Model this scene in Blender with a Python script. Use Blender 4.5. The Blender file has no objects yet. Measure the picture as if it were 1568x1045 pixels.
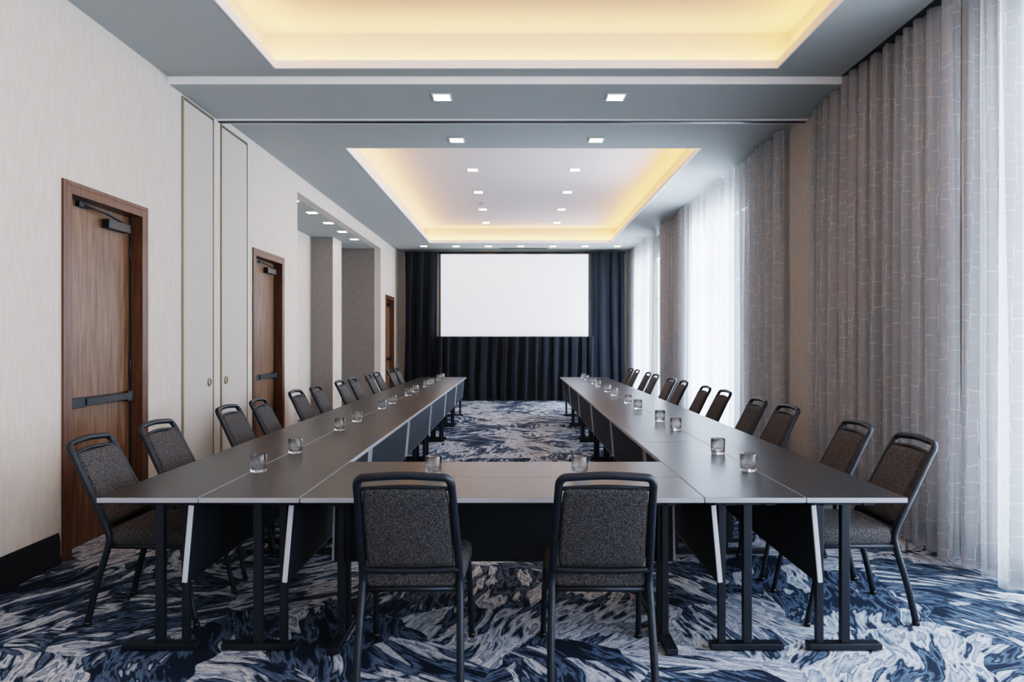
import bpy, math, random
from mathutils import Vector, Matrix
random.seed(7)
C = bpy.context.scene.collection

# ---------------------------------------------------------------- materials
def newmat(name):
    m = bpy.data.materials.new(name); m.use_nodes = True
    nt = m.node_tree; nt.nodes.clear()
    out = nt.nodes.new('ShaderNodeOutputMaterial')
    return m, nt, out
def N(nt, t, **kw):
    n = nt.nodes.new(t)
    for k, v in kw.items():
        if k in n.inputs.keys(): n.inputs[k].default_value = v
        else: setattr(n, k, v)
    return n
def principled(name, col, rough=0.6, metal=0.0, spec=0.5, noise=None, bump=None, sheen=0):
    m, nt, out = newmat(name)
    p = N(nt, 'ShaderNodeBsdfPrincipled')
    p.inputs['Base Color'].default_value = (*col, 1); p.inputs['Roughness'].default_value = rough
    p.inputs['Metallic'].default_value = metal; p.inputs['Specular IOR Level'].default_value = spec
    p.inputs['Sheen Weight'].default_value = sheen
    nt.links.new(p.outputs[0], out.inputs[0])
    tc = N(nt, 'ShaderNodeTexCoord')
    if noise:
        sc, col2, stretch, lo, hi = noise
        mp = N(nt, 'ShaderNodeMapping'); mp.inputs['Scale'].default_value = stretch
        nt.links.new(tc.outputs['Object'], mp.inputs[0])
        nz = N(nt, 'ShaderNodeTexNoise'); nz.inputs['Scale'].default_value = sc; nz.inputs['Detail'].default_value = 4
        nt.links.new(mp.outputs[0], nz.inputs[0])
        r = N(nt, 'ShaderNodeValToRGB')
        r.color_ramp.elements[0].position = lo; r.color_ramp.elements[0].color = (*col, 1)
        r.color_ramp.elements[1].position = hi; r.color_ramp.elements[1].color = (*col2, 1)
        nt.links.new(nz.outputs[0], r.inputs[0]); nt.links.new(r.outputs[0], p.inputs['Base Color'])
    if bump:
        sc, st, stretch = bump
        mp = N(nt, 'ShaderNodeMapping'); mp.inputs['Scale'].default_value = stretch
        nt.links.new(tc.outputs['Object'], mp.inputs[0])
        nz = N(nt, 'ShaderNodeTexNoise'); nz.inputs['Scale'].default_value = sc; nz.inputs['Detail'].default_value = 3
        nt.links.new(mp.outputs[0], nz.inputs[0])
        b = N(nt, 'ShaderNodeBump'); b.inputs['Strength'].default_value = st; b.inputs['Distance'].default_value = 0.01
        nt.links.new(nz.outputs[0], b.inputs['Height']); nt.links.new(b.outputs[0], p.inputs['Normal'])
    return m
def emission(name, col, s):
    m, nt, out = newmat(name)
    e = N(nt, 'ShaderNodeEmission'); e.inputs[0].default_value = (*col, 1); e.inputs[1].default_value = s
    nt.links.new(e.outputs[0], out.inputs[0]); return m

M_wall = principled('wallcovering_linen', (0.56, 0.505, 0.445), 0.85, noise=(40, (0.62, 0.56, 0.50), (1, 1, .15), .35, .65), bump=(160, .15, (1, 1, .2)))
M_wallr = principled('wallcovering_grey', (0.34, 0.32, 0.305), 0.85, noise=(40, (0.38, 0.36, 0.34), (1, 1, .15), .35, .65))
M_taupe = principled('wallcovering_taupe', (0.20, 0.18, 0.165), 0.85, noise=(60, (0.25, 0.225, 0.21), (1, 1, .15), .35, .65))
M_panel = principled('partition_panel_fabric', (0.50, 0.465, 0.42), 0.8, bump=(200, .1, (1, 1, .3)))
M_ceil = principled('ceiling_paint_grey', (0.385, 0.405, 0.395), 0.75)
M_recess = principled('recess_paint', (0.50, 0.49, 0.50), 0.8)
M_white = principled('white_trim_paint', (0.88, 0.88, 0.87), 0.6)
M_base = principled('baseboard_black', (0.014, 0.014, 0.016), 0.4)
M_wood = principled('walnut_veneer', (0.085, 0.041, 0.020), 0.42, noise=(7, (0.215, 0.115, 0.060), (6, 6, .45), .3, .7))
M_woodf = principled('walnut_frame', (0.075, 0.032, 0.016), 0.4, noise=(9, (0.14, 0.066, 0.035), (5, 5, .4), .3, .7))
M_blk = principled('black_hardware', (0.010, 0.011, 0.013), 0.4)
M_brass = principled('brass_edge', (0.33, 0.28, 0.20), 0.5, 0.4)
M_gap = principled('dark_gap_line', (0.16, 0.15, 0.14), 0.8)  # dark strips drawn as gap lines around the pocket panels
M_frame = principled('chair_frame_powdercoat', (0.012, 0.017, 0.024), 0.45, spec=.4)
M_fab = principled('charcoal_weave', (0.022, 0.021, 0.022), 0.9, noise=(150, (0.125, 0.118, 0.115), (1, 1, 1.8), .42, .66), bump=(200, .5, (1, 1, 1.6)))
M_top = principled('table_laminate', (0.022, 0.022, 0.024), 0.32, spec=.32, noise=(300, (0.031, 0.031, 0.033), (1, 1, 1), .4, .6))
M_edge = principled('panel_edge_grey', (0.50, 0.52, 0.55), 0.4)
M_tedge = principled('table_edge_grey', (0.34, 0.35, 0.37), 0.4)
M_mod = principled('modesty_panel', (0.015, 0.020, 0.027), 0.55, spec=.35)
M_leg = principled('table_leg_black', (0.010, 0.014, 0.020), 0.42)
M_drape = principled('black_drape_velour', (0.005, 0.009, 0.015), 0.9, sheen=.06)
M_metal = principled('track_metal', (0.05, 0.055, 0.06), 0.4, .5)
M_led = emission('cove_led', (1.0, 0.45, 0.12), 50)
M_down = emission('downlight_glow', (1.0, 0.84, 0.67), 26)
M_winframe = principled('window_frame_paint', (0.45, 0.45, 0.45), 0.5)

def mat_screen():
    m, nt, out = newmat('projection_screen_vinyl_glow')
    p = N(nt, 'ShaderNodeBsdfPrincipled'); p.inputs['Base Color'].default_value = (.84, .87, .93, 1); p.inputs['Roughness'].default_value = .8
    p.inputs['Emission Color'].default_value = (.86, .91, 1, 1); p.inputs['Emission Strength'].default_value = .45  # slight emission added to brighten the vinyl; the screen is no lamp
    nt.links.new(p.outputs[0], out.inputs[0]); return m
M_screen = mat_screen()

def mat_glass():
    m, nt, out = newmat('tumbler_glass')
    t = N(nt, 'ShaderNodeBsdfTransparent'); t.inputs[0].default_value = (.98, .985, .99, 1)
    g = N(nt, 'ShaderNodeBsdfGlass'); g.inputs['Roughness'].default_value = .0; g.inputs['IOR'].default_value = 1.5
    mx = N(nt, 'ShaderNodeMixShader'); mx.inputs[0].default_value = .85
    nt.links.new(t.outputs[0], mx.inputs[1]); nt.links.new(g.outputs[0], mx.inputs[2]); nt.links.new(mx.outputs[0], out.inputs[0])
    return m
M_glass = mat_glass()
def mat_pane():
    m, nt, out = newmat('window_pane')
    t = N(nt, 'ShaderNodeBsdfTransparent'); t.inputs[0].default_value = (.93, .96, 1, 1)
    g = N(nt, 'ShaderNodeBsdfGlossy'); g.inputs['Roughness'].default_value = .05
    mx = N(nt, 'ShaderNodeMixShader'); mx.inputs[0].default_value = .05
    nt.links.new(t.outputs[0], mx.inputs[1]); nt.links.new(g.outputs[0], mx.inputs[2]); nt.links.new(mx.outputs[0], out.inputs[0])
    return m
M_pane = mat_pane()

def mat_sheer():
    m, nt, out = newmat('sheer_embroidered')
    tc = N(nt, 'ShaderNodeTexCoord'); sp = N(nt, 'ShaderNodeSeparateXYZ'); cb = N(nt, 'ShaderNodeCombineXYZ')
    nt.links.new(tc.outputs['UV'], sp.inputs[0])
    nt.links.new(sp.outputs['Y'], cb.inputs[0]); nt.links.new(sp.outputs['X'], cb.inputs[1])
    nz = N(nt, 'ShaderNodeTexNoise'); nz.inputs['Scale'].default_value = 7
    nt.links.new(cb.outputs[0], nz.inputs[0])
    sub = N(nt, 'ShaderNodeVectorMath', operation='SUBTRACT'); sub.inputs[1].default_value = (.5, .5, .5)
    sc = N(nt, 'ShaderNodeVectorMath', operation='SCALE'); sc.inputs['Scale'].default_value = .06
    ad = N(nt, 'ShaderNodeVectorMath', operation='ADD')
    nt.links.new(nz.outputs['Color'], sub.inputs[0]); nt.links.new(sub.outputs[0], sc.inputs[0])
    nt.links.new(cb.outputs[0], ad.inputs[0]); nt.links.new(sc.outputs[0], ad.inputs[1])
    br = N(nt, 'ShaderNodeTexBrick'); br.offset = .45; br.offset_frequency = 2; br.squash = 1.3; br.squash_frequency = 3
    br.inputs['Scale'].default_value = 1; br.inputs['Brick Width'].default_value = .095; br.inputs['Row Height'].default_value = .075
    br.inputs['Mortar Size'].default_value = .0026; br.inputs['Mortar Smooth'].default_value = .3
    br.inputs['Color1'].default_value = (0, 0, 0, 1); br.inputs['Color2'].default_value = (0, 0, 0, 1); br.inputs['Mortar'].default_value = (1, 1, 1, 1)
    nt.links.new(ad.outputs[0], br.inputs['Vector'])
    n2 = N(nt, 'ShaderNodeTexNoise'); n2.inputs['Scale'].default_value = 6
    nt.links.new(cb.outputs[0], n2.inputs[0])
    m0 = N(nt, 'ShaderNodeMapRange'); m0.inputs['From Min'].default_value = .40; m0.inputs['From Max'].default_value = .56; m0.inputs['To Max'].default_value = .5
    nt.links.new(n2.outputs[0], m0.inputs['Value'])
    mul = N(nt, 'ShaderNodeMath', operation='MULTIPLY')
    nt.links.new(br.outputs['Color'], mul.inputs[0]); nt.links.new(m0.outputs[0], mul.inputs[1])
    colr = N(nt, 'ShaderNodeMix', data_type='RGBA')
    colr.inputs['A'].default_value = (.55, .565, .59, 1); colr.inputs['B'].default_value = (.92, .93, .95, 1)
    nt.links.new(mul.outputs[0], colr.inputs['Factor'])
    d = N(nt, 'ShaderNodeBsdfDiffuse'); t = N(nt, 'ShaderNodeBsdfTranslucent')
    nt.links.new(colr.outputs['Result'], d.inputs[0]); nt.links.new(colr.outputs['Result'], t.inputs[0])
    m1 = N(nt, 'ShaderNodeMixShader'); m1.inputs[0].default_value = .42
    nt.links.new(d.outputs[0], m1.inputs[1]); nt.links.new(t.outputs[0], m1.inputs[2])
    tr = N(nt, 'ShaderNodeBsdfTransparent')
    mr = N(nt, 'ShaderNodeMapRange'); mr.inputs['To Min'].default_value = .56; mr.inputs['To Max'].default_value = .92
    nt.links.new(mul.outputs[0], mr.inputs['Value'])
    m2 = N(nt, 'ShaderNodeMixShader')
    nt.links.new(mr.outputs[0], m2.inputs[0]); nt.links.new(tr.outputs[0], m2.inputs[1]); nt.links.new(m1.outputs[0], m2.inputs[2])
    nt.links.new(m2.outputs[0], out.inputs[0])
    return m
M_sheer = mat_sheer()

def mat_carpet():
    m, nt, out = newmat('carpet_blue_abstract')
    L = nt.links.new
    p = N(nt, 'ShaderNodeBsdfPrincipled'); p.inputs['Roughness'].default_value = .95; p.inputs['Specular IOR Level'].default_value = .15
    L(p.outputs[0], out.inputs[0])
    tc = N(nt, 'ShaderNodeTexCoord')
    def warped(scale, amt, detail=2):
        w = N(nt, 'ShaderNodeTexNoise'); w.inputs['Scale'].default_value = scale; w.inputs['Detail'].default_value = detail
        L(tc.outputs['Object'], w.inputs[0])
        sub = N(nt, 'ShaderNodeVectorMath', operation='SUBTRACT'); sub.inputs[1].default_value = (.5, .5, .5)
        sc = N(nt, 'ShaderNodeVectorMath', operation='SCALE'); sc.inputs['Scale'].default_value = amt
        ad = N(nt, 'ShaderNodeVectorMath', operation='ADD')
        L(w.outputs['Color'], sub.inputs[0]); L(sub.outputs[0], sc.inputs[0]); L(tc.outputs['Object'], ad.inputs[0]); L(sc.outputs[0], ad.inputs[1])
        return ad.outputs[0]
    vo = N(nt, 'ShaderNodeTexVoronoi'); vo.inputs['Scale'].default_value = 1.6
    L(warped(2.0, .45, 2), vo.inputs['Vector'])
    sepc = N(nt, 'ShaderNodeSeparateColor'); L(vo.outputs['Color'], sepc.inputs[0])
    ang = N(nt, 'ShaderNodeMath', operation='MULTIPLY'); ang.inputs[1].default_value = 2.8
    L(sepc.outputs[0], ang.inputs[0])
    rot = N(nt, 'ShaderNodeVectorRotate', rotation_type='Z_AXIS'); L(warped(1.8, .25, 1), rot.inputs['Vector']); L(ang.outputs[0], rot.inputs['Angle'])
    def nz(stretch, scale, detail, dist):
        mp2 = N(nt, 'ShaderNodeMapping'); mp2.inputs['Scale'].default_value = (1, stretch, 1)
        L(rot.outputs[0], mp2.inputs[0])
        n = N(nt, 'ShaderNodeTexNoise'); n.inputs['Scale'].default_value = scale; n.inputs['Detail'].default_value = detail
        n.inputs['Roughness'].default_value = .5; n.inputs['Distortion'].default_value = dist
        L(mp2.outputs[0], n.inputs[0]); return n.outputs[0]
    a = nz(2.6, 2.3, 1.0, .1); c = nz(5.0, 4.2, 2.5, .15)
    off = N(nt, 'ShaderNodeMath', operation='MULTIPLY_ADD'); off.inputs[1].default_value = .16; off.inputs[2].default_value = -.09
    L(sepc.outputs[1], off.inputs[0])
    s1 = N(nt, 'ShaderNodeMath', operation='MULTIPLY_ADD'); s1.inputs[1].default_value = .50
    L(c, s1.inputs[0]); L(off.outputs[0], s1.inputs[2])
    add = N(nt, 'ShaderNodeMath', operation='MULTIPLY_ADD'); add.inputs[1].default_value = .5
    L(a, add.inputs[0]); L(s1.outputs[0], add.inputs[2])
    r = N(nt, 'ShaderNodeValToRGB'); cr = r.color_ramp
    stops = [(0.0, (.010, .017, .030)), (.385, (.013, .022, .038)), (.405, (.055, .085, .135)), (.445, (.10, .145, .21)), (.455, (.016, .028, .048)), (.485, (.022, .037, .062)),
             (.497, (.20, .24, .30)), (.525, (.38, .41, .455)), (.565, (.55, .57, .60)), (.573, (.10, .145, .21)), (.60, (.24, .28, .345)), (.64, (.42, .45, .49)), (.70, (.05, .085, .14))]
    cr.elements[0].position = stops[0][0]; cr.elements[0].color = (*stops[0][1], 1)
    cr.elements[1].position = stops[-1][0]; cr.elements[1].color = (*stops[-1][1], 1)
    for pos, cc in stops[1:-1]:
        e = cr.elements.new(pos); e.color = (*cc, 1)
    L(add.outputs[0], r.inputs[0])
    f = N(nt, 'ShaderNodeTexNoise'); f.inputs['Scale'].default_value = 70; f.inputs['Detail'].default_value = 2
    L(tc.outputs['Object'], f.inputs[0])
    mf = N(nt, 'ShaderNodeMapRange'); mf.inputs['From Min'].default_value = .3; mf.inputs['From Max'].default_value = .7; mf.inputs['To Min'].default_value = .68; mf.inputs['To Max'].default_value = 1.28
    L(f.outputs[0], mf.inputs['Value'])
    v = N(nt, 'ShaderNodeVectorMath', operation='SCALE')
    L(r.outputs[0], v.inputs[0]); L(mf.outputs[0], v.inputs['Scale']); L(v.outputs[0], p.inputs['Base Color'])
    bp = N(nt, 'ShaderNodeBump'); bp.inputs['Strength'].default_value = .3; bp.inputs['Distance'].default_value = .01
    L(f.outputs[0], bp.inputs['Height']); L(bp.outputs[0], p.inputs['Normal'])
    return m
M_carpet = mat_carpet()

# ---------------------------------------------------------------- mesh builder
class B:
    def __init__(s): s.v = []; s.f = []; s.m = []; s.sm = []; s.mats = []; s.uv = None
    def mi(s, mat):
        if mat not in s.mats: s.mats.append(mat)
        return s.mats.index(mat)
    def face(s, idx, mat, smooth=False):
        s.f.append(idx); s.m.append(s.mi(mat)); s.sm.append(smooth)
    def box(s, x0, x1, y0, y1, z0, z1, mat, side=None, tf=None):
        n = len(s.v)
        pts = [Vector(p) for p in [(x0,y0,z0),(x1,y0,z0),(x1,y1,z0),(x0,y1,z0),(x0,y0,z1),(x1,y0,z1),(x1,y1,z1),(x0,y1,z1)]]
        if tf: pts = [tf @ p for p in pts]
        s.v += pts
        for k, q in enumerate([(3,2,1,0),(4,5,6,7),(0,1,5,4),(1,2,6,5),(2,3,7,6),(3,0,4,7)]):
            s.face([n+i for i in q], (side if (side and k > 1) else mat))
    def loft(s, rings, mat, cap=True, smooth=True, closed=True):
        n0 = len(s.v); k = len(rings[0])
        for r in rings: s.v += [Vector(p) for p in r]
        for i in range(len(rings)-1):
            for j in range(k if closed else k-1):
                a = n0+i*k+j; b = n0+i*k+(j+1) % k
                s.face([a, b, b+k, a+k], mat, smooth)
        if cap:
            s.face([n0+j for j in reversed(range(k))], mat, False)
            s.face([n0+(len(rings)-1)*k+j for j in range(k)], mat, False)
    def tube(s, path, r, mat, seg=8):
        path = [Vector(p) for p in path]; rings = []
        t = (path[1]-path[0]).normalized()
        ref = Vector((0, 1, 0)) if abs(t.y) < .8 else Vector((1, 0, 0))
        nrm = (ref - t*ref.dot(t)).normalized()
        for i, p in enumerate(path):
            if i == 0: t = (path[1]-p)
            elif i == len(path)-1: t = (p-path[i-1])
            else: t = (path[i+1]-p).normalized()+(p-path[i-1]).normalized()
            t.normalize(); nrm = (nrm - t*nrm.dot(t)).normalized(); bn = t.cross(nrm)
            rings.append([p+r*(math.cos(a)*nrm+math.sin(a)*bn) for a in [2*math.pi*j/seg for j in range(seg)]])
        s.loft(rings, mat)
    def mesh(s, name):
        me = bpy.data.meshes.new(name)
        me.from_pydata([tuple(p) for p in s.v], [], s.f)
        for mt in s.mats: me.materials.append(mt)
        for i, p in enumerate(me.polygons):
            p.material_index = s.m[i]; p.use_smooth = s.sm[i]
        if s.uv:
            ul = me.uv_layers.new(name='cloth')
            for lp in me.loops: ul.data[lp.index].uv = s.uv[lp.vertex_index]
        me.update(); return me
    def obj(s, name, loc=(0,0,0), rot=0, bevel=0):
        return place(s.mesh(name), name, loc, rot, bevel)
def place(me, name, loc=(0,0,0), rot=0, bevel=0):
    o = bpy.data.objects.new(name, me); C.objects.link(o)
    o.location = loc; o.rotation_euler = (0, 0, rot)
    if bevel:
        b = o.modifiers.new('bevel', 'BEVEL'); b.width = bevel; b.segments = 2; b.limit_method = 'ANGLE'; b.angle_limit = math.radians(50)
    return o
def smooth_path(pts, n=5):
    pts = [Vector(p) for p in pts]; out = []
    for i in range(len(pts)-1):
        p0 = pts[max(i-1, 0)]; p1 = pts[i]; p2 = pts[i+1]; p3 = pts[min(i+2, len(pts)-1)]
        for k in range(n):
            t = k/n
            out.append(.5*((2*p1)+(-p0+p2)*t+(2*p0-5*p1+4*p2-p3)*t*t+(-p0+3*p1-3*p2+p3)*t**3))
    out.append(pts[-1]); return out
def rrect(w, d, r, n=4, taper=0):
    pts = []
    for cx, cy, a0 in [(w/2-r, d/2-r, 0), (-w/2+r, d/2-r, 90), (-w/2+r, -d/2+r, 180), (w/2-r, -d/2+r, 270)]:
        for k in range(n+1):
            a = math.radians(a0+90*k/n); x = cx+r*math.cos(a); y = cy+r*math.sin(a)
            pts.append((x*(1+taper*y/d), y))
    return pts

# ---------------------------------------------------------------- room shell
XL, XR, YB, YN, H = -2.97, 3.03, 17.1, -2.5, 3.70
T = .14
def wall_x(b, x0, x1, ya, yb, z0, z1, ops, mat):
    y = ya
    for (o0, o1, c0, c1) in sorted(ops):
        if o0 > y: b.box(x0, x1, y, o0, z0, z1, mat)
        if c0 > z0: b.box(x0, x1, o0, o1, z0, c0, mat)
        if c1 < z1: b.box(x0, x1, o0, o1, c1, z1, mat)
        y = o1
    if y < yb: b.box(x0, x1, y, yb, z0, z1, mat)

b = B(); b.box(-4.3, 3.6, YN-.2, YB+.2, -.12, 0, M_carpet); b.obj('floor')

doors = [(4.46, 5.42, 2.48), (7.66, 8.62, 2.47), (15.4, 16.4, 2.47)]
b = B()
ops = [(d[0], d[1], 0, d[2]) for d in doors] + [(9.2, 14.85, 0, 3.47)]
wall_x(b, XL-T, XL, YN, YB, 0, 4.2, ops, M_wall)
b.box(-4.14, -4.0, 9.06, 14.99, 0, 3.6, M_wall)
b.box(-4.0, XL-T, 9.06, 9.2, 0, 3.6, M_wall)
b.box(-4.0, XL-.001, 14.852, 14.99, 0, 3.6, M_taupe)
b.obj('wall_left')
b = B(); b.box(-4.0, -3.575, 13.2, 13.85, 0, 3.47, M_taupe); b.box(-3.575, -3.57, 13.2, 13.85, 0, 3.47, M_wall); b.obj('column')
b = B(); b.box(-4.0, XL-T, 9.2, 14.85, 3.47, 3.6, M_ceil); b.obj('ceiling_alcove')
b = B(); b.box(XL-T, XR+T, YB, YB+T, 0, 4.2, M_wall); b.obj('wall_back')
b = B(); b.box(XL-T, XR+T, YN-T, YN, 0, 4.2, M_wall); b.obj('wall_front')
wins = [(-2.0, .2, .12, 3.42), (1.0, 4.05, .12, 3.42), (8.9, 11.0, .12, 3.30), (14.1, 16.2, .12, 3.30)]  # first window is out of view, added to bring in fill light
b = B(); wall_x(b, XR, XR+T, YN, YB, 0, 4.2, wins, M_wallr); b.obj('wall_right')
for k, (a, c, z0, z1) in enumerate(wins):
    b = B(); f = .06; x0, x1 = XR+.03, XR+.09
    b.box(x0, x1, a, a+f, z0, z1, M_winframe); b.box(x0, x1, c-f, c, z0, z1, M_winframe)
    b.box(x0, x1, a+f, c-f, z0, z0+f, M_winframe); b.box(x0, x1, a+f, c-f, z1-f, z1, M_winframe)
    n = max(2, round((c-a)/1.1))
    for i in range(1, n):
        y = a+(c-a)*i/n; b.box(x0, x1, y-.03, y+.03, z0+f, z1-f, M_winframe)
    b.box(x0, x1, a+f, c-f, 2.3, 2.37, M_winframe)
    b.box(x0+.025, x0+.032, a+f, c-f, z0+f, z1-f, M_pane)
    b.obj('window_%d' % (k+1))
for ya, yb in [(6.6, 7.16), (13.15, 13.65)]:
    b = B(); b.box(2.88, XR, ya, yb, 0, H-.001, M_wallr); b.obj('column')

# ceiling with two recesses
CX0, CX1 = -2.0, 2.16
cof = [(-1.6, 5.61), (7.92, 15.6)]
S = .06; R = .15; HR = 4.06
b = B()
xa, xb = XL, XR
def slab(x0, x1, y0, y1, z=H): b.box(x0, x1, y0, y1, z, z+S, M_ceil)
slab(xa, xb, YN, cof[0][0]); slab(xa, CX0, cof[0][0], cof[0][1]); slab(CX1, xb, cof[0][0], cof[0][1])
slab(xa, xb, cof[0][1], cof[1][0]); slab(xa, CX0, cof[1][0], cof[1][1]); slab(CX1, xb, cof[1][0], cof[1][1]); slab(xa, xb, cof[1][1], YB)
for (y0, y1) in cof:
    X0, X1, Y0, Y1 = CX0-R, CX1+R, y0-R, y1+R
    z0 = H+S
    b.box(X0-.05, X0, Y0-.05, Y1+.05, z0, HR, M_recess); b.box(X1, X1+.05, Y0-.05, Y1+.05, z0, HR, M_recess)
    b.box(X0, X1, Y0-.05, Y0, z0, HR, M_recess); b.box(X0, X1, Y1, Y1+.05, z0, HR, M_recess)
    b.box(X0-.05, X1+.05, Y0-.05, Y1+.05, HR, HR+.06, M_recess)
b.obj('ceiling')
b = B(); b.box(XL-T, XR+T, YN, YB, 4.2, 4.3, M_ceil); b.obj('ceiling_slab')
b = B(); b.box(XL, 2.88, 5.80, 6.86, H-.06, H, M_ceil); b.obj('ceiling_beam')
b = B(); b.box(XL, 2.88, 5.785, 5.80, H-.062, H, M_white); b.obj('trim_1')
b = B(); b.box(XL, 2.88, 6.70, 6.75, H-.068, H-.06, M_white); b.box(XL, 2.88, 6.75, 6.80, H-.075, H-.06, M_metal); b.box(XL, 2.88, 6.80, 6.84, H-.068, H-.06, M_white); b.obj('partition_track')
for k, (y0, y1) in enumerate(cof):
    b = B(); t = .012
    b.box(CX0, CX0+t, y0, y1, H-.004, H+S+.004, M_white); b.box(CX1-t, CX1, y0, y1, H-.004, H+S+.004, M_white)
    b.box(CX0+t, CX1-t, y0, y0+t, H-.004, H+S+.004, M_white); b.box(CX0+t, CX1-t, y1-t, y1, H-.004, H+S+.004, M_white)
    b.obj('trim_%d' % (k+2))
    b = B(); z0, z1 = H+S, H+S+.012; g0, g1 = .045, .075
    b.box(CX0-g1, CX0-g0, y0-g0, y1+g0, z0, z1, M_led); b.box(CX1+g0, CX1+g1, y0-g0, y1+g0, z0, z1, M_led)
    b.box(CX0-g1, CX1+g1, y0-g1, y0-g0, z0, z1, M_led); b.box(CX0-g1, CX1+g1, y1+g0, y1+g1, z0, z1, M_led)
    b.obj('cove_light_strip')
b = B(); s0 = .085
b.box(-s0, -s0+.014, -s0, s0, -.010, 0, M_white); b.box(s0-.014, s0, -s0, s0, -.010, 0, M_white)
b.box(-s0+.014, s0-.014, -s0, -s0+.014, -.010, 0, M_white); b.box(-s0+.014, s0-.014, s0-.014, s0, -.010, 0, M_white)
b.box(-s0+.014, s0-.014, -s0+.014, s0-.014, -.005, 0, M_down)
dl = b.mesh('recessed_downlight')
def down(x, y, z): place(dl, 'recessed_downlight', (x, y, z))
for y, z in [(6.10, H-.06), (7.6, H), (10.35, HR), (11.9, HR), (13.45, HR), (14.95, HR), (4.2, HR), (2.4, HR), (.6, HR)]:  # near-recess rows are unseen fixtures, added for fill light
    for x in (-.67, .89): down(x, y, z)
for i in range(7): down(-2.2+i*.765, 16.1, H)
for i in range(5): down(-3.22, 9.75+i*.93, 3.47)
b = B(); b.box(-.4, .75, 16.45, 16.53, H-.008, H, M_metal); b.obj('air_diffuser')
b = B(); b.loft([[(.04*k*math.cos(a)-.66, .04*k*math.sin(a)+12.9, z) for a in [i*math.pi/8 for i in range(16)]] for k, z in [(1, HR), (1.3, HR-.015), (1.1, HR-.03), (.4, HR-.034)]], M_winframe); b.obj('smoke_detector')

def bb(name, segs):
    b = B()
    for (ya, yb) in segs:
        b.box(XL, XL+.016, ya, yb, 0, .15, M_base); b.box(XL, XL+.011, ya, yb, .15, .185, M_base); b.box(XL, XL+.006, ya, yb, .185, .20, M_base)
        b.box(XL, XL+.022, ya, yb, 0, .05, M_base)
    b.obj(name)
bb('baseboard_left', [(YN, 4.40), (5.48, 6.0), (7.48, 7.60), (8.68, 9.2), (14.85, 15.34), (16.46, YB)])
b = B(); b.box(XL, XR, YB-.016, YB, 0, .15, M_base); b.box(XL, XR, YB-.01, YB, .15, .20, M_base); b.obj('baseboard_back')
b = B(); b.box(XR-.016, XR, YN, YB, 0, .11, M_base); b.obj('baseboard_right')

for k, (y0, y1, zt) in enumerate(doors):
    b = B(); fw = .055
    xi, xo = XL-T, XL+.016
    b.box(xi, xo, y0, y0+fw, 0, zt, M_woodf); b.box(xi, xo, y1-fw, y1, 0, zt, M_woodf); b.box(xi, xo, y0+fw, y1-fw, zt-fw, zt, M_woodf)
    b.box(XL, xo, y0-.03, y0, 0, zt+.03, M_woodf); b.box(XL, xo, y1, y1+.03, 0, zt+.03, M_woodf); b.box(XL, xo, y0, y1, zt, zt+.03, M_woodf)
    lx = XL-.085
    b.box(lx-.04, lx, y0+fw+.003, y1-fw-.003, .012, zt-fw-.004, M_wood)
    b.box(lx, lx+.012, y1-fw-.015, y1-fw, 0, zt-fw, M_blk)
    b.box(lx, lx+.03, y0+.09, y1-.09, .99, 1.05, M_blk)
    b.box(lx+.03, lx+.062, y0+.09, y0+.26, .985, 1.055, M_blk)
    b.box(lx+.035, lx+.07, y0+.26, y1-.16, .995, 1.045, M_blk)
    b.box(lx+.03, lx+.055, y1-.17, y1-.09, .98, 1.06, M_blk)
    b.box(lx, lx+.055, y1-.42, y1-.14, zt-.20, zt-.135, M_blk)
    b.tube([(lx+.04, y1-.22, zt-.13), (lx+.06, y1-.45, zt-.105), (lx+.03, y1-.66, zt-.085)], .009, M_blk)
    b.box(lx, lx+.03, y1-.72, y1-.60, zt-.10, zt-.06, M_blk)
    for hz in (.3, 1.2, 2.1): b.tube([(lx+.008, y1-fw-.01, hz), (lx+.008, y1-fw-.01, hz+.1)], .009, M_blk)
    b.obj('door_%d' % (k+1), bevel=.002)

b = B()
for (y0, y1) in [(6.02, 6.63), (6.80, 7.46)]:
    b.box(XL, XL+.014, y0+.020, y1-.020, .01, 3.59, M_panel)
    b.box(XL, XL+.004, y0+.010, y0+.020, .01, 3.60, M_gap); b.box(XL, XL+.004, y1-.020, y1-.010, .01, 3.60, M_gap)
    b.box(XL, XL+.018, y0, y0+.010, 0, 3.62, M_brass); b.box(XL, XL+.018, y1-.010, y1, 0, 3.62, M_brass)
    b.box(XL, XL+.018, y0+.010, y1-.010, 3.61, 3.62, M_brass); b.box(XL, XL+.004, y0+.020, y1-.020, 3.59, 3.61, M_gap)
b.box(XL, XL+.006, 6.64, 6.79, 0, 3.62, M_wall)
for y in (6.53, 6.90):
    b.tube([(XL+.022, y+.03*math.cos(a), 1.05+.035*math.sin(a)) for a in [i*math.pi/8 for i in range(17)]], .006, M_brass)
    b.box(XL+.014, XL+.02, y-.02, y+.02, 1.02, 1.08, M_brass)
b.obj('partition_pocket_door')

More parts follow.
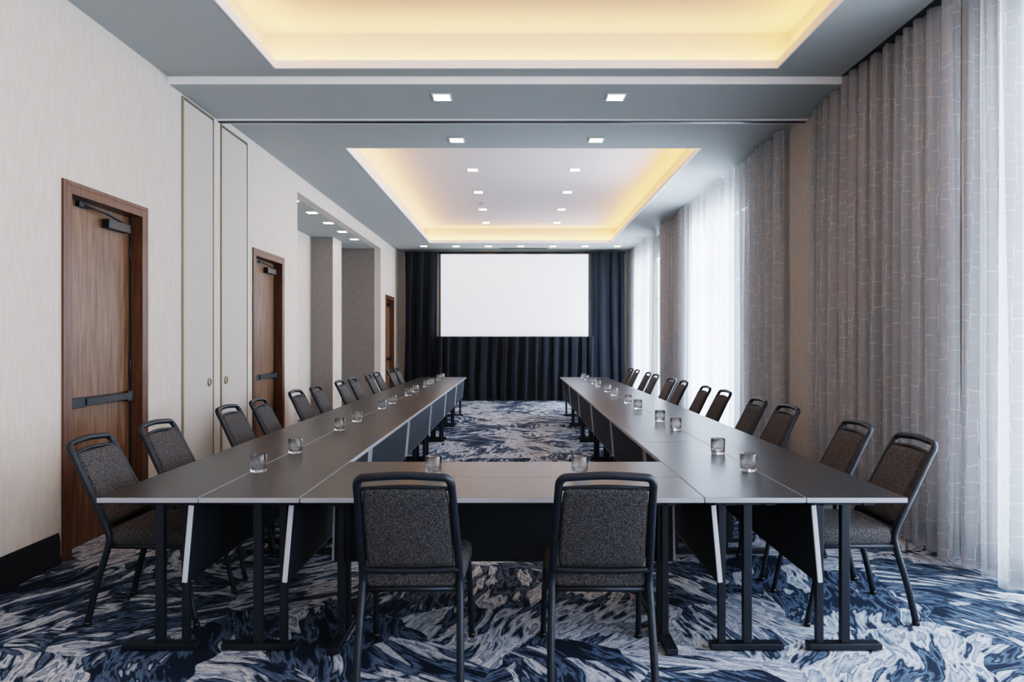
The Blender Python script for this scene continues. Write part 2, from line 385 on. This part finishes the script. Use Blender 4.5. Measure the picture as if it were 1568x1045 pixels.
# ---------------------------------------------------------------- curtains
def pleated(name, axis, a0, a1, z0, z1, off, amp, period, mat, seed, step=.014, zn=18, flare=0):
    rnd = random.Random(seed); n = int((a1-a0)/step); ph = rnd.random()*6
    phs = []; fr = 1; amps = []; A = 1; drift = []; dr = 0
    for i in range(n+1):
        if i % 13 == 0: tf_ = rnd.uniform(.55, 1.6); ta = rnd.uniform(.4, 1.3); td = rnd.uniform(-1, 1)
        fr += (tf_-fr)*.12; A += (ta-A)*.12; dr += (td-dr)*.05
        ph += 2*math.pi*step/period*fr; phs.append(ph); amps.append(A); drift.append(dr)
    rings = []; uv = []
    for k in range(zn+1):
        t = k/zn; z = z0+(z1-z0)*t; row = []; s = 0; last = None
        for i in range(n+1):
            u = a0+(a1-a0)*i/n + flare*(1-t)
            p_ = phs[i]+.5*math.sin(3*t+i*.01)
            w = amp*amps[i]*(1.1-.5*t**3)*math.sin(p_)+.3*amp*math.sin(phs[i]*2.1+1.3*(1-t))*(1-t*.3)+drift[i]*amp*.5
            w = w*.75
            sway = .014*math.sin(phs[i]*.5+2*t)*(1-t) - period*.12*amps[i]*math.sin(2*p_)
            pt = Vector((off+w, u+sway, z)) if axis == 'y' else Vector((u+sway, off+w, z))
            if last is not None: s += (pt-last).length
            last = pt; row.append(pt); uv.append((s, z))
        rings.append(row)
    base = [q[0] for q in uv[zn//2*(n+1):(zn//2+1)*(n+1)]]
    b = B(); b.loft(rings, mat, cap=False, closed=False)
    b.uv = [(base[i % (n+1)]+seed*3.7, uv[i][1]) for i in range(len(uv))]
    return b.obj(name)
segs = [(-2.4, 1.9, 1), (1.95, 4.3, 2), (4.35, 6.52, 3), (7.22, 9.3, 4), (9.32, 11.2, 5), (11.22, 13.08, 6), (13.72, 16.9, 7)]
for a0, a1, sd in segs:
    pleated('sheer_curtain', 'y', a0, a1, .03, H-.004, 2.83, .085, .19, M_sheer, sd)
b = B(); b.box(2.76, 2.90, YN, 5.78, H-.002, H, M_metal); b.obj('curtain_track')

# ---------------------------------------------------------------- screen + drape kit
YS = 16.62
def sx(p): return (p-791)*YS/1040
b = B(); xa_, xb_, za, zb = sx(675), sx(901), 1.445+(522-515)*YS/1040, 1.445+(522-389)*YS/1040
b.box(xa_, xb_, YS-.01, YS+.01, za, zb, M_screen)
f = .035
b.box(xa_-f, xa_, YS-.02, YS+.03, za-f, zb+f, M_blk); b.box(xb_, xb_+f, YS-.02, YS+.03, za-f, zb+f, M_blk)
b.box(xa_, xb_, YS-.02, YS+.03, za-f, za, M_blk); b.box(xa_, xb_, YS-.02, YS+.03, zb, zb+f, M_blk)
for x in (xa_+.4, xb_-.4):
    b.box(x-.02, x+.02, YS+.03, YS+.06, .0, zb, M_blk); b.box(x-.02, x+.02, YS-.02, YS+.3, 0, .03, M_blk)
b.obj('projection_screen')
ztop = 1.445+(522-386)*YS/1040
pleated('black_stage_drape', 'x', sx(621), xa_-.05, .02, ztop, YS-.03, .06, .26, M_drape, 21, flare=-.05)
pleated('black_stage_drape', 'x', xb_+.05, sx(955), .02, ztop, YS-.03, .06, .26, M_drape, 22, flare=.05)
pleated('black_stage_drape', 'x', xa_-.14, xb_+.14, .02, za-.005, YS-.20, .06, .24, M_drape, 23)
b = B(); b.box(sx(619), sx(958), YS+.08, YS+.12, ztop-.02, ztop+.03, M_blk)
b.box(sx(621), sx(621)+.05, YS+.07, YS+.13, 0, ztop-.02, M_blk); b.box(sx(956)-.05, sx(956), YS+.07, YS+.13, 0, ztop-.02, M_blk); b.obj('drape_crossbar')

# ---------------------------------------------------------------- tables
def table_mesh(L, name):
    b = B(); w = .454; z = .74; l = L-.005
    b.box(-w/2, w/2, -l/2, l/2, z-.024, z, M_top, side=M_tedge)
    b.box(-w/2+.012, w/2-.012, -l/2+.012, l/2-.012, z-.030, z-.024, M_mod)
    b.box(-.12, -.08, -l/2+.1, l/2-.1, z-.06, z-.03, M_leg); b.box(.07, .11, -l/2+.1, l/2-.1, z-.06, z-.03, M_leg)
    tf = Matrix.Translation((.176, 0, z-.045)) @ Matrix.Rotation(math.radians(5), 4, 'Y')
    b.box(-.008, .008, -l/2+.055, l/2-.055, -.355, 0, M_mod, tf=tf)
    for s in (-1, 1):
        y = s*(l/2-.05); b.box(-.011, .011, y-.006, y+.006, -.355, 0, M_edge, tf=tf)
    b.box(-.010, .010, -l/2+.055, l/2-.055, -.362, -.355, M_leg, tf=tf)
    for s in (-1, 1):
        y = s*(l/2-.13)
        b.box(-.17, .17, y-.027, y+.027, .006, .034, M_leg)
        for fx in (-.15, .15): b.box(fx-.012, fx+.012, y-.012, y+.012, 0, .006, M_leg)
        b.box(-.024, .016, y-.016, y+.016, .034, z-.03, M_leg)
        b.box(.098, .132, y-.014, y+.014, .034, z-.06, M_leg)
        b.box(-.14, .15, y-.02, y+.02, z-.06, z-.03, M_leg)
    return b.mesh(name)
D1 = 3.05; TL = 1.70; W = .457
xe = -1.89
tm = table_mesh(TL, 'training_table')
for k in range(6):
    y = D1+TL*(k+.5)
    place(tm, 'training_table', (xe+W/2, y, 0), 0, .0025)
    place(tm, 'training_table', (xe+1.5*W, y, 0), 0, .0025)
    place(tm, 'training_table', (1.76-W/2, y, 0), math.pi, .0025)
    place(tm, 'training_table', (1.76-1.5*W, y, 0), math.pi, .0025)
xl, xr_ = xe+2*W, 1.76-2*W
tf_m = table_mesh(xr_-xl, 'training_table_wide')
for k in range(2):
    place(tf_m, 'training_table', ((xl+xr_)/2, D1+W*(k+.5), 0), math.pi/2, .0025)

# ---------------------------------------------------------------- chair
def chair_mesh():
    b = B()
    def side(s):
        return [(s*.212, -.305, .012), (s*.210, -.262, .20), (s*.205, -.205, .40), (s*.203, -.205, .47), (s*.199, -.255, .58), (s*.191, -.335, .74), (s*.186, -.385, .84)]
    left = side(-1); right = side(1)[::-1]
    top = [(-.183, -.412, .888), (-.168, -.424, .910), (-.135, -.429, .917), (0, -.436, .925), (.135, -.429, .917), (.168, -.424, .910), (.183, -.412, .888)]
    b.tube(smooth_path(left+top+right, 5), .0165, M_frame, 10)
    def by(z):
        pts = [(.47, -.205), (.58, -.255), (.74, -.335), (.85, -.392), (.93, -.43)]
        for (z0, y0), (z1, y1) in zip(pts, pts[1:]):
            if z <= z1: return y0+(y1-y0)*(z-z0)/(z1-z0)
        return pts[-1][1]
    rings = []
    za, zb = .505, .862
    for i in range(17):
        t = i/16; z = za+(zb-za)*t
        e = min(t, 1-t); g = 1 if e > .1 else (.5+.5*math.sin(e/.1*math.pi/2))
        w = .362*(1-.075*t)*(.9+.1*g if e < .1 else 1); d = .042*(.35+.65*g)
        rings.append([(x, by(z)+.004+y-.010*(1-(x/.18)**2), z+.012*(1-(x/.18)**2)*(t)) for x, y in rrect(w, d, min(.018, d*.45), 5)])
    b.loft(rings, M_fab)
    b.tube(smooth_path([(-.20, -.215, .49), (-.1, -.225, .487), (.1, -.225, .487), (.20, -.215, .49)], 4), .014, M_frame)
    b.tube(smooth_path([(-.184, -.396, .864), (0, -.41, .876), (.184, -.396, .864)], 5), .009, M_frame)
    rings = []
    for z, s in [(.405, .90), (.410, .97), (.425, 1.0), (.452, 1.0), (.472, .975), (.484, .92), (.488, .80)]:
        rings.append([(x*s, .02+y*s, z+(.006 if z > .46 else 0)*(1-(x/.25)**2)) for x, y in rrect(.455, .45, .055, 6, taper=.10)])
    b.loft(rings, M_fab)
    pan = [(-.205, -.20, .400), (-.222, .17, .400), (-.19, .215, .400), (.19, .215, .400), (.222, .17, .400), (.205, -.20, .400), (-.205, -.20, .400)]
    b.tube(pan, .012, M_frame)
    b.box(-.19, .19, -.17, .19, .396, .406, M_blk)
    for s in (-1, 1):
        b.tube(smooth_path([(s*.219, .175, .40), (s*.225, .20, .28), (s*.232, .255, .012)], 5), .0135, M_frame)
        b.tube([(s*.232, .255, .0), (s*.232, .254, .022)], .017, M_blk); b.tube([(s*.212, -.306, .0), (s*.212, -.304, .022)], .019, M_blk)
        b.box(s*.223-.012, s*.223+.012, .185, .215, .25, .32, M_blk)
    return b.mesh('banquet_chair')
cm = chair_mesh()
for k in range(6):
    for o in (.62, 1.28):
        y = D1+TL*k+o
        place(cm, 'banquet_chair', (xe+.02+random.uniform(-.012, .012), y+random.uniform(-.012, .012), 0), -math.pi/2+math.radians(random.uniform(-2, 2)))
        place(cm, 'banquet_chair', (1.74+random.uniform(-.012, .012), y+random.uniform(-.012, .012), 0), math.pi/2+math.radians(random.uniform(-2, 2)))
place(cm, 'banquet_chair', (-.446, 3.06, 0), math.radians(1)); place(cm, 'banquet_chair', (.357, 3.06, 0), math.radians(-1))

# ---------------------------------------------------------------- tumblers
def tumbler():
    b = B(); n = 24
    prof = [(.034, 0), (.040, .002), (.0425, .010), (.0435, .05), (.044, .094), (.0425, .096), (.0412, .094), (.0405, .05), (.0385, .018), (.030, .0155), (.002, .015)]
    rings = [[(r*math.cos(2*math.pi*i/n), r*math.sin(2*math.pi*i/n), z) for i in range(n)] for r, z in prof]
    b.loft(rings, M_glass); return b.mesh('glass_tumbler')
gm = tumbler()
for k in range(6):
    for o in (.60, 1.20):
        y = D1+TL*k+o
        place(gm, 'glass_tumbler', (-1.39, y+random.uniform(-.03, .03), .7405)); place(gm, 'glass_tumbler', (1.256, y+random.uniform(-.03, .03), .7405))
place(gm, 'glass_tumbler', (-.44, 3.6, .7405)); place(gm, 'glass_tumbler', (.335, 3.6, .7405))

# ---------------------------------------------------------------- lights
def area(name, loc, rot, sx_, sy_, power, col):
    l = bpy.data.lights.new(name, 'AREA'); l.shape = 'RECTANGLE'; l.size = sx_; l.size_y = sy_; l.energy = power; l.color = col
    o = bpy.data.objects.new(name, l); C.objects.link(o); o.location = loc; o.rotation_euler = rot
for (a, c, z0, z1), pw in zip(wins, (450, 400, 640, 400)):  # first lamp sits behind the added unseen window, as fill
    area('window_daylight', (XR+.3, (a+c)/2, (z0+z1)/2), (0, math.pi/2, 0), z1-z0, c-a, pw, (.86, .93, 1.0))
w = bpy.data.worlds.new('sky'); bpy.context.scene.world = w; w.use_nodes = True
bg = w.node_tree.nodes['Background']; bg.inputs[0].default_value = (.80, .90, 1, 1); bg.inputs[1].default_value = 2

# ---------------------------------------------------------------- camera
cd = bpy.data.cameras.new('camera'); co = bpy.data.objects.new('camera', cd); C.objects.link(co)
co.location = (0, 0, 1.445); co.rotation_euler = (math.pi/2, 0, 0)
cd.sensor_width = 36; cd.lens = 1040/1568*36; cd.shift_x = -7/1568; cd.clip_start = .05
bpy.context.scene.camera = co
vs = bpy.context.scene.view_settings
vs.view_transform = 'Filmic'
try: vs.look = 'High Contrast'
except Exception: pass
vs.exposure = 0.42
